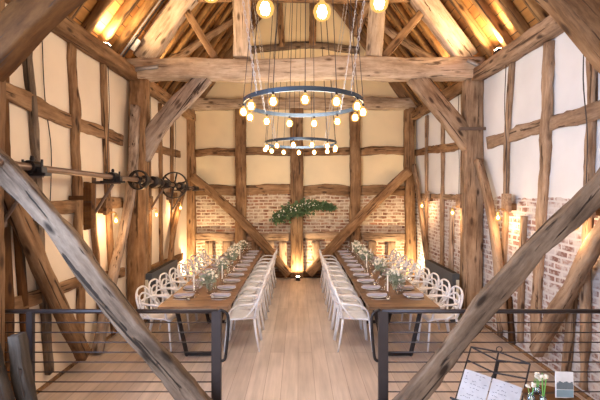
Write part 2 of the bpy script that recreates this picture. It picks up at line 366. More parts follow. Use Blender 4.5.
beam('queen_strut', [(-.94, YM, 4.48), (-.94, YM, 6.6)], .2, .28, SY, M['oak_light'], 'thick upright strut on the tie beam, left of the chandelier', 'post')
beam('queen_strut', [(1.27, YM, 4.48), (1.40, YM, 6.3)], .2, .26, SY, M['oak_light'], 'thick leaning strut on the tie beam, right of the chandelier', 'post')
beam('raking_strut', [(-1.87, YM, 5.25), (-1.40, YM, 4.48)], .1, .12, SY, M['oak_warm'], 'thin slanting strut between left principal rafter and tie beam', 'brace')
beam('raking_strut', [(2.14, YM, 5.30), (1.43, YM, 4.48)], .1, .13, SY, M['oak_warm'], 'thin slanting strut between right principal rafter and tie beam', 'brace')
beam('collar_beam', [(-1.7, YM, 5.60), (1.9, YM, 5.60)], .2, .30, SY, M['oak_warm'], 'upper collar beam of the middle truss, above the tie beam', 'beam')
# near truss
beam('truss_post', [(-2.68, YN, 0), (-2.68, YN, 4.1)], .34, .3, SX, M['oak_warm'], 'oak post of the nearest truss on the left wall', 'post')
beam('truss_post', [(2.92, YN, 0), (2.92, YN, 4.1)], .34, .3, SX, G, 'oak post of the nearest truss on the right wall', 'post')
beam('tie_beam', [(-2.85, YN, 4.31), (3.09, YN, 4.31)], .30, .38, SY, G, 'tie beam of the nearest truss, above the railing', 'beam')
q = lambda l: [dp(x, y, YN) for x, y in l]
beam('floor_brace', q([(-45, 115), (0, 166), (60, 231), (100, 282), (150, 345), (195, 400), (252, 462)]), .10, .172, SY, M['oak_grey'], 'weathered grey brace slanting down in front of the left railing', 'brace', irr=.028)
beam('floor_brace', q([(645, 128), (600, 184), (564, 222), (489, 300), (410, 400), (362, 462)]), .10, .172, SY, M['oak_grey'], 'weathered grey brace slanting down in front of the right railing', 'brace', irr=.028)
beam('knee_brace', q([(-48, 104), (0, 50), (50, 0), (120, -58)]), .22, .265, SY, M['oak_dark'], 'large dark brown brace crossing the upper left corner', 'brace', irr=.02)
beam('knee_brace', q([(650, 96), (603, 34), (560, -18), (510, -60)]), .22, .30, SY, M['oak_warm'], 'large brown brace crossing the upper right corner', 'brace', irr=.02)
# far gable frame
yf = YF - .06
W = M['oak_warm']
for x0, x1, w, lb in ((-2.78, -2.78, .22, 'corner post where gable and left wall meet'), (-1.49, -1.49, .27, 'upright gable post left of the centre post'),
                      (-.03, -.03, .33, 'broad central post of the far gable, behind the garland'), (1.49, 1.49, .27, 'upright gable post right of the centre post'),
                      (2.90, 2.90, .24, 'corner post where gable and right wall meet')):
    beam('gable_post', [(x0, yf - .04, 0), (x0, yf - .04, 2.2), (x1, yf - .04, 4.4)], w, .2, SX, W, lb, 'post', irr=.02)
beam('gable_tie_beam', [(-2.86, yf - .05, 4.50), (0, yf - .05, 4.53), (3.09, yf - .05, 4.48)], .22, .28, SY, M['oak_light'], 'pale tie beam across the far gable under the plaster triangle', 'beam', irr=.03)
beam('gable_collar', [(-1.35, yf, 5.92), (.2, yf, 6.05), (1.6, yf, 5.92)], .12, .17, SY, M['oak_grey'], 'thin arched collar high on the far gable plaster', 'beam', irr=.03)
beam('gable_rafter', [(-2.86, yf, 4.35), (APX, yf, 8.45)], .12, .26, SY, W, 'left-hand edge rafter against the far gable', 'rafter')
beam('gable_rafter', [(3.06, yf, 4.35), (APX, yf, 8.45)], .12, .26, SY, W, 'right-hand edge rafter against the far gable', 'rafter')
beam('gable_stud', [(-.42, yf, 6.0), (-.52, yf, 7.6)], .16, .1, SX, W, 'short stud above the gable collar, left one', 'stud')
beam('gable_stud', [(.38, yf, 6.0), (.42, yf, 7.6)], .18, .1, SX, W, 'short stud above the gable collar, right one', 'stud')
edges = [(-2.67, -1.63), (-1.35, -.20), (.14, 1.35), (1.63, 2.78)]
where = ['between left corner and post', 'left of the central post', 'right of the central post', 'beside the right corner']
for (a, b), wh in zip(edges, where):
    for z, h, nm, hh in ((3.28, .2, 'upper', .02), (2.26, .26, 'middle', .03), (1.05, .2, 'low', .02)):
        beam('gable_rail', [(a, yf, z + R.uniform(-.03, .03)), ((a + b) / 2, yf, z + hh), (b, yf, z + R.uniform(-.03, .03))], .11, h, SY, W if nm != 'low' else M['oak'], f'{nm} horizontal gable rail {wh}', 'rail', irr=.03)
beam('gable_sill', [(-2.67, yf - .02, .08), (2.78, yf - .02, .08)], .15, .16, SY, M['oak_dark'], 'dark sill beam along the foot of the far gable', 'beam')
for i, x in enumerate((-2.33, -1.88, -1.10, -.75, -.40, .50, 1.02, 1.94, 2.43)):
    beam('gable_stud', [(x, yf, .17), (x + R.uniform(-.03, .03), yf, .95)], .2, .1, SX, M['oak'], f'short stud low on the brick gable, {ordn(i)} from the left corner', 'stud', group=None)
beam('gable_brace', [(-2.72, YF - .27, 2.62), (-1.4, YF - .27, 1.45), (-.22, YF - .27, .12)], .1, .23, SY, W, 'long brace slanting down the gable from the left corner to the centre', 'brace', irr=.02)
beam('gable_brace', [(2.84, YF - .27, 2.78), (1.5, YF - .27, 1.5), (.28, YF - .27, .12)], .1, .23, SY, W, 'long brace slanting down the gable from the right corner to the centre', 'brace', irr=.02)
# side wall studs (near bay)
wall_timber('wall_stud', -1, [(26, 42), (34, 130), (38, 205), (48, 374)], .115, M['oak_grey'], 'thin wavy greyish stud on the left wall nearest the railing', 'stud', irr=.03)
wall_timber('wall_stud', -1, [(72, 26), (75, 120), (78, 230), (83, 352)], .19, W, 'thick knotty stud on the left wall behind the line shaft', 'stud', irr=.04)
wall_timber('wall_stud', -1, [(103, 52), (106, 150), (110, 240), (114, 334)], .12, W, 'narrow stud on the left wall just in front of the middle post', 'stud')
wall_timber('wall_stud', -1, [(2, 60), (4, 200), (8, 400)], .16, M['oak_dark'], 'dark stud on the left wall at the railing end', 'stud')
wall_timber('wall_stud', -1, [(18, 216), (24, 300), (28, 392)], .10, M['oak_dark'], 'short dark stud low on the left wall', 'stud')
wall_timber('wall_stud', -1, [(93, 215), (98, 280), (102, 343)], .10, W, 'short stud below the sconce height on the left wall', 'stud')
wall_timber('wall_stud', 1, [(592, 52), (590, 160), (586, 300), (582, 388)], .115, M['oak'], 'slim stud on the right wall nearest the railing', 'stud', irr=.03)
wall_timber('wall_stud', 1, [(549, 42), (548, 120), (541, 210), (534, 352)], .18, M['oak'], 'thick crooked stud on the right wall above the grey brace', 'stud', irr=.04)
wall_timber('wall_stud', 1, [(512, 62), (507, 150), (505, 230), (500, 336)], .10, M['oak'], 'narrow stud on the right wall just in front of the middle post', 'stud')
wall_timber('wall_stud', 1, [(573, 285), (570, 330), (566, 376)], .12, M['oak'], 'short stud in the brickwork under the long tan brace', 'stud')
wall_timber('wall_stud', 1, [(508, 296), (512, 343)], .13, M['oak_dark'], 'short dark stud in the brickwork under the grey brace', 'stud')
wall_timber('wall_stud', 1, [(524, 216), (520, 342)], .10, M['oak'], 'slim stud in the brickwork behind the grey brace', 'stud')
wall_timber('wall_stud', 1, [(452, 208), (451, 303)], .16, M['oak_pink'], 'pale stud in the brickwork under the sconce beyond the middle post', 'stud')
# rails
wall_timber('wall_rail', -1, [(-60, 66), (0, 92), (60, 118), (122, 140)], .21, W, 'upper rail along the left wall in front of the middle post', 'rail', irr=.035, T_=.045)
wall_timber('wall_rail', -1, [(-30, 188), (45, 207), (122, 202)], .19, W, 'middle rail along the left wall behind the line shaft', 'rail', irr=.03, T_=.045)
wall_timber('wall_rail', -1, [(-30, 318), (45, 294), (80, 282), (124, 272)], .17, W, 'low rail along the left wall behind the railing', 'rail', irr=.02, T_=.045)
wall_timber('wall_rail', 1, [(650, 88), (605, 104), (560, 120), (488, 143)], .21, M['oak'], 'crooked upper rail along the right wall in front of the middle post', 'rail', irr=.05, T_=.045)
wall_timber('wall_rail', -1, [(150, 147), (180, 155)], .2, W, 'upper rail on the left wall beyond the middle post', 'rail', irr=.02, T_=.045)
wall_timber('wall_rail', -1, [(150, 270), (182, 256)], .2, W, 'low rail on the left wall beyond the middle post', 'rail', irr=.02, T_=.045)
wall_timber('wall_rail', 1, [(465, 144), (414, 153)], .2, W, 'upper rail on the right wall beyond the middle post', 'rail', irr=.03, T_=.045)
wall_timber('wall_rail', 1, [(465, 197), (414, 196)], .12, M['oak'], 'thin rail on top of the brickwork beyond the middle post', 'rail', irr=.03, T_=.045)
# far-bay studs
for i, (x, xb) in enumerate(((147, 149), (160, 161), (172, 172))):
    d = F * XL / (x - 298); yt = 193 - (4.06 - EYE) * F / d; yb = 193 + (EYE - .03) * F / d
    wall_timber('wall_stud', -1, [(x, yt), (xb, 190), (xb + .5, yb)], .13, W, f'left wall stud beyond the middle post, {ordn(i)} after it', 'stud')
for i, x in enumerate((463, 443, 427)):
    d = F * XR / (x - 298); yt = 193 - (4.06 - EYE) * F / d
    wall_timber('wall_stud', 1, [(x, yt), (x - 1, 193 + 1.9 * F / d)], .13, M['oak'], f'right wall stud beyond the middle post, {ordn(i)} after it', 'stud')
# braces in the wall planes
wall_timber('wall_brace', -1, [(-40, 80), (20, 218), (50, 288), (84, 355)], .19, W, 'long brown wall brace sloping down behind the left railing', 'brace', T_=.12, off=.09, irr=.02)
wall_timber('wall_brace', 1, [(662, 168), (609, 226), (568, 292), (536, 352)], .17, M['oak'], 'long tan wall brace sloping down behind the right railing', 'brace', T_=.12, off=.09, irr=.03)
beam('wall_brace', [(-2.67, YM - .17, 3.62), (-2.70, YM - .20, 2.5), (-2.73, 6.30, 1.7), (-2.74, 5.80, .75), (-2.74, 5.45, .02)], .12, .13, SX, M['oak_pink'], 'pale wall brace leaning away from the left truss post', 'brace')
wall_timber('wall_brace', 1, [(478, 160), (487, 195), (496, 245), (503, 330)], .16, M['oak'], 'tan wall brace leaning away from the right truss post', 'brace', T_=.1, off=.09)
wall_timber('wall_brace', -1, [(184, 190), (175, 225), (168, 268)], .16, W, 'wall brace at the far left corner beside the gable', 'brace', T_=.08, off=.09)
wall_timber('wall_brace', 1, [(414, 165), (420, 205), (428, 272)], .16, M['oak'], 'wall brace at the far right corner beside the gable', 'brace', T_=.08, off=.09)
# leaning props beside the left end of the railing
beam('timber_prop', [(-2.42, 3.08, 1.0), (-2.30, 3.08, .55), (-2.16, 3.08, 0)], .18, .14, SX, M['oak_soot'], 'rough grey split timber leaning before the left railing end, wider of two', 'timber', irr=.04)
beam('timber_prop', [(-2.25, 3.24, 1.06), (-2.17, 3.24, .55), (-2.04, 3.24, 0)], .12, .10, SX, M['oak_soot'], 'rough grey split timber leaning before the left railing end, narrower of two', 'timber', irr=.03)

# roof: common rafters, purlins, wind braces
def roofpt(sgn, z, off): # point on the underside of the roof, OFF metres inside it
    x = sgn * (APZ - z) / SL; n = Vector((-sgn * SL, 0, -1)).normalized() * off
    return Vector((APX + x, 0, z)) + n
ys = [3.75 + .43 * i for i in range(16)]
for sgn, nm in ((-1, 'left'), (1, 'right')):
    k = 0
    for y in ys:
        if abs(y - YM) < .17: y += .22 if y > YM else -.2
        a = roofpt(sgn, 4.30, .065); b = roofpt(sgn, 8.5, .065)
        a.y = b.y = y + R.uniform(-.03, .03)
        beam('common_rafter', [a, b], .095, .12, SY, M['rafter'], f'common rafter in the {nm} roof slope, {ordn(k)} from the railing', 'rafter', irr=.012, group=f'common rafters of the {nm} roof slope')
        k += 1
    a = roofpt(sgn, 6.5, .2)
    beam('purlin', [(a.x, YN, a.z), (a.x, YF, a.z)], .16, .16, SX, M['oak'], f'long purlin under the {nm} roof slope', 'beam')
    for (y0, z0, y1, z1, wh) in ((7.75, 4.75, 9.35, 6.4, 'beyond the tie beam'),):
        a = roofpt(sgn, z0, .16); b = roofpt(sgn, z1, .16)
        beam('wind_brace', [(a.x, y0, a.z), (b.x, y1, b.z)], .1, .14, SX, M['oak'], f'slanting wind brace under the {nm} roof slope {wh}', 'brace')

# iron work on the truss
def tube_thing(name, pts, r, mat, label, catg, n=8, group=None):
    bm = bmesh.new(); add_tube(bm, pts, r, n); o = build(name, bm, mat, smooth=True); return tag(o, label, catg, group)
tube_thing('tie_rod', [(-2.84, YM - .19, 4.20), (-2.55, YM - .20, 4.24), (-2.30, YM - .19, 4.27)], .036, M['chain_d'], 'grey iron rod on the left end of the middle tie beam', 'rod')
tube_thing('tie_rod', [(2.78, YM - .19, 4.38), (2.98, YM - .20, 4.28), (3.04, YM - .19, 4.27)], .036, M['chain_d'], 'grey iron rod on the right end of the middle tie beam', 'rod')
bm = bmesh.new(); add_box(bm, (2.88, YM - .165, 3.26), (.42, .02, .05)); add_box(bm, (2.69, YM - .02, 3.26), (.02, .3, .05)); tag(build('iron_strap', bm, M['rust']), 'rusty iron strap round the right truss post below the brace', 'strap')

# cable strips and junction box by the left principal rafter
for k, dy in enumerate((.30, .38)):
    a = roofpt(-1, 4.35, .14); b = roofpt(-1, 6.8, .14)
    bm = bmesh.new(); add_tube(bm, [(a.x, YM - dy, a.z), (b.x, YM - dy, b.z)], .014, 6)
    tag(build('cable_conduit', bm, M['chain_d' if k else 'iron']), ('pale' if k else 'black') + ' cable conduit running up the left roof slope by the truss', 'conduit')
bm = bmesh.new(); add_box(bm, (-2.66, YM - .25, 4.62), (.12, .06, .20), Matrix.Rotation(.6, 3, 'Y'), .01)
tag(build('junction_box', bm, M['white_box']), 'white junction box on the left end of the tie beam', 'box')

# ------------------------------------------------------------ line shaft
zs = lambda y: 2.445 - .014 * (y - 3.3) - .010 * max(0, y - 6.5) ** 1.5
xs = lambda y: -2.40 - .10 * min(1, (y - 2.9) / 1.0) + .12 * max(0, y - 9) 
bm = bmesh.new(); add_tube(bm, [(xs(y), y, zs(y)) for y in (2.9, 3.3, 3.9, 5, 6.5, 7.5, 8.5, 9.3, 10.05)], .034, 12)
ls = thing('line_shaft', (-2.5, 5, 2.3), 'long horizontal iron drive shaft with two spoked pulleys along the left wall', 'machine')
def par(o, p):
    bpy.context.view_layer.update(); mw = o.matrix_world.copy(); o.parent = p; o.matrix_parent_inverse = Matrix.Translation(p.location).inverted(); return o
par(build('shaft', bm, M['shaft'], smooth=True), ls)
def pulley(y, r, sp, w=.09):
    bm = bmesh.new(); c = Vector((xs(y), y, zs(y)))
    def at(a, rr, dy=0): return c + Vector((math.cos(a) * rr, dy, math.sin(a) * rr))
    n = 28
    rings = [[bm.verts.new(at(2 * PI * k / n, rr, dy)) for k in range(n)] for rr, dy in ((r, -w / 2), (r, w / 2), (r - .022, w / 2), (r - .022, -w / 2))]
    for i in range(4):
        A, B = rings[i], rings[(i + 1) % 4]
        for k in range(n): bm.faces.new((A[k], A[(k + 1) % n], B[(k + 1) % n], B[k]))
    p = build('pulley', bm, M['iron']); par(p, ls)
    bm = bmesh.new(); add_tube(bm, [c + Vector((0, -.07, 0)), c + Vector((0, .07, 0))], .06, 14)
    for k in range(sp):
        a = 2 * PI * k / sp + .3
        add_tube(bm, [at(a, .05), at(a, r - .01)], .016, 6)
    h = build('spokes', bm, M['iron']); h.parent = p
pulley(6.28, .155, 4); pulley(8.08, .27, 6, .07)
for y, r, l in ((6.55, .085, .12), (6.95, .10, .16), (7.25, .08, .08), (7.6, .075, .1), (8.5, .09, .1), (9.5, .06, .3)):
    bm = bmesh.new(); c = Vector((xs(y), y, zs(y)))
    add_tube(bm, [c + Vector((0, -l / 2 - .02, 0)), c + Vector((0, -l / 2, 0)), c + Vector((0, l / 2, 0)), c + Vector((0, l / 2 + .02, 0))], r, 14, radii=[r * .7, r, r, r * .7])
    par(build('collar', bm, M['iron'], smooth=False), ls)
def hanger(y, lab):
    t = thing('shaft_bracket', (XL, y, zs(y)), lab, 'bracket')
    c = Vector((xs(y) - XL, 0, 0))
    bm = bmesh.new()
    add_box(bm, (.115, 0, -.26), (.03, .07, .60), bev=.004); add_box(bm, (.05, 0, -.2), (.10, .10, .16))
    build('wall_plate_iron', bm, M['rust'], t)
    bm = bmesh.new()
    add_tube(bm, [(.12, 0, -.50), c + Vector((.0, 0, -.1))], .02, 6); add_tube(bm, [(.12, 0, -.075), c + Vector((.10, 0, -.075))], .022, 6)
    build('strut', bm, M['rust'], t)
    bm = bmesh.new()
    add_box(bm, c + Vector((0, 0, -.065)), (.30, .10, .03), bev=.004); add_tube(bm, [c + Vector((0, -.06, 0)), c + Vector((0, .06, 0))], .065, 14)
    add_box(bm, c + Vector((-.09, 0, -.03)), (.05, .08, .07), bev=.004); add_box(bm, c + Vector((.09, 0, -.03)), (.05, .08, .07), bev=.004)
    build('bearing', bm, M['iron'], t)
    bm = bmesh.new()
    for dx in (-.09, .09): add_tube(bm, [c + Vector((dx, 0, -.08)), c + Vector((dx, 0, .075))], .011, 6)
    add_lathe(bm, [(.018, .06), (.022, .085), (.014, .11)], 8, c)
    build('bolts', bm, M['iron'], t)
for y, l in ((3.74, 'black bearing bracket of the line shaft nearest the railing'), (5.40, 'black bearing bracket of the line shaft before the small pulley'),
             (7.42, 'bearing bracket of the line shaft between the two pulleys'), (8.75, 'bearing bracket of the line shaft beyond the large pulley')): hanger(y, l)
# the boarded box on the thick stud
t = thing('wooden_housing', (XL + .26, 5.0, 2.04), 'dark boarded wooden box hung on the left wall below the shaft', 'box')
bm = bmesh.new()
for k in range(3): add_box(bm, (-.034 + .034 * k, .0, 0), (.032, .10, .60 - .02 * k), bev=.004)
build('boards', bm, M['oak_dark'], t)
bm = bmesh.new(); add_box(bm, (-.145, 0, .1), (.19, .06, .05)); build('wall_fixing', bm, M['oak_dark'], t)

# ------------------------------------------------------------ bulbs, chandeliers, sconces
bm = bmesh.new(); add_lathe(bm, [(.013, 0), (.014, -.012), (.026, -.026), (.043, -.040), (.0505, -.062), (.0505, -.078), (.043, -.100), (.028, -.115), (.012, -.121), (.002, -.122)], 16)
bulb_me = bpy.data.meshes.new('bulb'); bm.to_mesh(bulb_me); bm.free(); bulb_me.materials.append(M['bulb'])
for p in bulb_me.polygons: p.use_smooth = True
bm = bmesh.new()
for k in range(6):
    a = 2 * PI * k / 6; add_tube(bm, [(.012 * math.cos(a), .012 * math.sin(a), -.040), (.024 * math.cos(a + .4), .024 * math.sin(a + .4), -.075), (.014 * math.cos(a), .014 * math.sin(a), -.100)], .0075, 5)
fil_me = bpy.data.meshes.new('filament'); bm.to_mesh(fil_me); bm.free(); fil_me.materials.append(M['filament'])
bm = bmesh.new(); add_lathe(bm, [(.008, .045), (.013, .04), (.0145, .0), (.013, -.008)], 12)
sock_me = bpy.data.meshes.new('socket'); bm.to_mesh(sock_me); bm.free(); sock_me.materials.append(M['iron'])
# a chain mesh of interlocked links, one metre pitch-free along local Z
def chain_mesh(L):
    bm = bmesh.new(); n = int(L / .045)
    for i in range(n):
        z = (i + .5) * L / n; pts = []
        for k in range(8):
            a = 2 * PI * k / 8; u = .010 * math.cos(a); v = .029 * math.sin(a)
            pts.append((u, 0, z + v) if i % 2 else (0, u, z + v))
        add_tube(bm, pts, .004, 4, closed=True)
    me = bpy.data.meshes.new('chain'); bm.to_mesh(me); bm.free(); me.materials.append(M['chain']); return me
RAD, NB = .68, 13
def chandelier(x, y, z, lab, rot, e_=95):
    t = thing('ring_chandelier', (x, y, z), lab, 'chandelier', 'ring chandeliers')
    bm = bmesh.new(); n = 56
    rings = [[bm.verts.new((rr * math.cos(2 * PI * k / n), rr * math.sin(2 * PI * k / n), zz)) for k in range(n)] for rr, zz in ((RAD + .006, -.024), (RAD + .006, .024), (RAD - .006, .024), (RAD - .006, -.024))]
    for i in range(4):
        A, B = rings[i], rings[(i + 1) % 4]
        for k in range(n): bm.faces.new((A[k], A[(k + 1) % n], B[(k + 1) % n], B[k]))
    build('ring', bm, M['ring'], t)
    top = APZ - .5 - z
    for k in range(NB):
        a = 2 * PI * (k + rot) / NB; c = Vector((math.cos(a) * RAD, math.sin(a) * RAD, 0))
        zz = -.04
        o = link('bulb', bulb_me, None, t); o.location = c + Vector((0, 0, zz))
        f = link('filament', fil_me, None, o)
        s = link('socket', sock_me, None, o); s.scale = (1, 1, .6)
        bm = bmesh.new(); e = Vector((APX - x + math.cos(a) * .25, math.sin(a) * .25, top))
        add_tube(bm, [c + Vector((0, 0, -.03)), c * 1.0 + Vector((0, 0, .05)), e], .0045, 5); build('cord', bm, M['cord'], t)
    for k in range(4):
        a = PI / 4 + PI / 2 * k; c = Vector((math.cos(a) * RAD, math.sin(a) * RAD, 0))
        e = Vector((c.x * 2.2, c.y * 1.15, 0)); e.z = APZ - SL * abs(e.x + x - APX) - .12 - z
        d = e - c; me = chain_mesh(d.length); o = link('chain', me, None, t); o.location = c
        o.rotation_mode = 'QUATERNION'; o.rotation_quaternion = d.to_track_quat('Z', 'Y')
    bm = bmesh.new(); add_lathe(bm, [(.3, top - .02), (.3, top + .02), (.05, top + .1)], 20, (APX - x, 0, 0)); build('ceiling_plate', bm, M['iron'], t)
    # the bulbs' light
    l = bpy.data.lights.new('chandelier_light', 'POINT'); l.energy = e_; l.color = (1, .88, .75); l.shadow_soft_size = .5
    lo = bpy.data.objects.new('chandelier_light', l); COL.objects.link(lo); lo.location = (x, y, z - .22)
LCH = 85
chandelier(.06, 4.6, 3.225, 'large ring chandelier with glowing globe bulbs before the tie beam', .78)
chandelier(.05, 7.65, 3.15, 'smaller-looking ring chandelier hanging beyond the tie beam', .35)
chandelier(.06, 1.62, 3.35, 'nearest ring chandelier with only its bulbs in view at the top', .012, 22)

SCN = [(-1, 116, 221, 'on the left wall in front of the middle post'), (-1, 156.5, 215, 'on the left wall just beyond the middle post'), (-1, 180.5, 208, 'on the left wall nearest the gable'),
       (1, 422, 206, 'on the right wall nearest the gable'), (1, 452.5, 213, 'on the right wall just beyond the middle post'), (1, 498, 218, 'on the right wall in front of the middle post'), (1, 575, 226, 'on the right wall nearest the railing')]
for sgn, px, py, wh in SCN:
    X = XL if sgn < 0 else XR
    d = F * (X - sgn * .24) / (px - 298); z = EYE + (193 - py) * d / F
    t = thing('wall_sconce', (X, d, z), 'bare-bulb wall sconce ' + wh, 'wall lamp', 'wall sconces')
    s = -sgn
    bm = bmesh.new(); add_box(bm, (s * .12, 0, .22), (.05, .20, .26), bev=.006); build('backing_block', bm, M['oak_warm' if sgn < 0 else 'oak'], t)
    bm = bmesh.new(); add_box(bm, (s * .05, 0, .16), (.10, .10, .10)); build('spacer', bm, M['oak_warm'], t)
    bm = bmesh.new(); add_tube(bm, cat([(s * .14, 0, .12), (s * .20, 0, .13), (s * .24, 0, .11), (s * .24, 0, .07)], 4), .008, 6)
    add_lathe(bm, [(.008, .10), (.022, .09), (.024, .055), (.018, .05)], 12, (s * .24, 0, 0)); build('lamp_arm', bm, M['brass'], t)
    bm = bmesh.new(); add_lathe(bm, [(.012, .06), (.03, .03), (.042, 0), (.03, -.035), (.005, -.045)], 14, (s * .24, 0, 0)); b = build('bulb', bm, M['bulb'], t, True)
    bm = bmesh.new(); add_lathe(bm, [(.006, .03), (.02, 0), (.006, -.02)], 8, (s * .24, 0, 0)); build('filament', bm, M['sconce_core'], b)
    l = bpy.data.lights.new('sconce_light', 'POINT'); l.energy = 12 if px < 560 else 7; l.color = (1, .60, .28); l.shadow_soft_size = .04
    lo = bpy.data.objects.new('sconce_light', l); COL.objects.link(lo); lo.location = (X + s * .26, d, z - .08)
    # thin flex hanging down the wall to the lamp
    dd = d + .02; tube_thing('wall_cable', cat([(X + s * .115, dd, 4.04), (X + s * .12, dd + .03, 3.4), (X + s * .12, dd - .03, 2.8), (X + s * .115, dd, z + .34)], 5), .006, M['cord'], 'thin dark cable above the sconce ' + wh, 'cable', 5)
tube_thing('wall_cable', cat([(XL + .02, 4.45, 4.04), (XL + .02, 4.5, 3.3), (XL + .02, 4.62, 2.7), (XL + .02, 4.6, 2.1)], 5), .006, M['cord'], 'thin dark wavy cable on the left wall above the near bracket', 'cable', 5)

# uplighters on the floor and roof floodlights on the wall plates
def spot(name, loc, tgt, e, col, ang=80, blend=.6, r=.04):
    l = bpy.data.lights.new(name, 'SPOT'); l.energy = e; l.color = col; l.spot_size = math.radians(ang); l.spot_blend = blend; l.shadow_soft_size = r
    o = bpy.data.objects.new(name, l); COL.objects.link(o); o.location = loc; o.rotation_mode = 'QUATERNION'
    o.rotation_quaternion = (Vector(tgt) - Vector(loc)).to_track_quat('-Z', 'Y'); return o
for x, y, tx, lb, e in ((0.0, 10.05, 0.0, 'small floor uplighter glowing at the foot of the central gable post', 130), (-2.58, 9.75, -2.75, 'small floor uplighter glowing in the far left corner', 170), (2.72, 9.75, 2.9, 'small floor uplighter glowing in the far right corner', 170)):
    t = thing('floor_uplighter', (x, y, 0), lb, 'lamp', 'floor uplighters')
    bm = bmesh.new(); add_lathe(bm, [(.06, 0), (.065, .01), (.055, .02), (.05, .09), (.055, .10)], 18); build('lamp_body', bm, M['iron'], t)
    bm = bmesh.new(); add_lathe(bm, [(.045, .101), (.045, .106)], 18); build('lens', bm, M['led'], t)
    spot('uplight', (x, y, .125), (tx, YF, .9), e, (1, .74, .42), 120)
for sgn, y, lb in ((-1, 5.75, 'small floodlight on the left wall plate lighting the roof, before the truss'), (1, 5.95, 'small floodlight on the right wall plate lighting the roof, before the truss'),
                   (-1, 7.15, 'small floodlight on the left wall plate beyond the truss'), (1, 7.15, 'small floodlight on the right wall plate beyond the truss'),
                   (-1, 4.0, 'small floodlight on the left wall plate nearest the railing'), (1, 4.0, 'small floodlight on the right wall plate nearest the railing')):
    X = (XL + .12) if sgn < 0 else (XR - .12)
    t = thing('roof_floodlight', (X, y, 4.26), lb, 'lamp', 'roof floodlights')
    bm = bmesh.new(); add_box(bm, (0, 0, .05), (.09, .14, .05), Matrix.Rotation(-sgn * .2, 3, 'Y'), .006); build('lamp_body', bm, M['iron'], t)
    bm = bmesh.new(); add_box(bm, (0, 0, .08), (.07, .11, .006)); build('lens', bm, M['led'], t)
    spot('floodlight', (X - sgn * .02, y, 4.37), (APX + sgn * 1.2, y + (.2), 7.4), 190, (1, .70, .38), 155, .8, .05)

# ------------------------------------------------------------ railing
YR = 3.5
def railing(lab, x0, x1, posts, loopx, inward):
    t = thing('railing', ((x0 + x1) / 2, YR, 0), lab, 'railing'); ox = (x0 + x1) / 2
    bm = bmesh.new(); add_tube(bm, [(x0 - ox, 0, 1.165), (x1 - ox, 0, 1.165)], .019, 10); build('top_rail', bm, M['rail'], t, True)
    for p in posts:
        bm = bmesh.new(); add_box(bm, (p - ox, 0, .585), (.085 if abs(p) < 1 else .055, .045, 1.17), bev=.004); add_box(bm, (p - ox, 0, .006), (.14, .12, .012)); build('post', bm, M['rail'], t)
    for k in range(12):
        z = 1.067 - .0866 * k
        bm = bmesh.new(); add_tube(bm, [(x0 - ox, 0, z), (x1 - ox, 0, z)], .0052, 6); build('cable', bm, M['rail'], t, True)
    a = loopx - ox; s = inward
    bm = bmesh.new(); add_tube(bm, cat([(a, -.0, 1.15), (a + s * .03, 0, 1.175), (a + s * .085, 0, 1.13), (a + s * .088, 0, 1.0), (a + s * .070, 0, .80), (a + s * .055, 0, .74), (a + s * .01, 0, .73)], 5), .013, 8)
    build('handrail_loop', bm, M['iron'], t, True)
    return t, ox
railing('dark metal cable railing left of the central gap', -2.60, -.705, (-2.34, -.712), -.70, 1)
t, ox = railing('dark metal cable railing right of the central gap', .735, 3.0, (.744, 2.95), .735, -1)

# ------------------------------------------------------------ tables
TY0, TY1, TZ = 5.06, 9.95, .76
def table(xa, xb, lab):
    cx = (xa + xb) / 2; t = thing('banquet_table', (cx, (TY0 + TY1) / 2, 0), lab, 'table', 'long banquet tables'); hw = (xb - xa) / 2; hl = (TY1 - TY0) / 2
    bm = bmesh.new(); add_box(bm, (0, 0, TZ - .022), (xb - xa, TY1 - TY0, .044), bev=.004)
    o = build('tabletop', bm, M['table'], t); 
    for y in (-hl + .35, -.75, .75, hl - .35):
        bm = bmesh.new(); w0, w1 = hw - .12, hw - .28
        add_tube(bm, [(-w0, y, TZ - .045), (-w1, y, .0)], .03, 4); add_tube(bm, [(w0, y, TZ - .045), (w1, y, 0)], .03, 4)
        add_box(bm, (0, y, TZ - .06), (2 * w0 + .06, .06, .03)); add_box(bm, (0, y, .03), (2 * w1, .05, .04))
        build('trestle_leg', bm, M['iron'], t)
    bm = bmesh.new()
    return t
table(-1.78, -.88, 'long wooden banquet table laid for dinner, left of the aisle')
table(.90, 1.80, 'long wooden banquet table laid for dinner, right of the aisle')

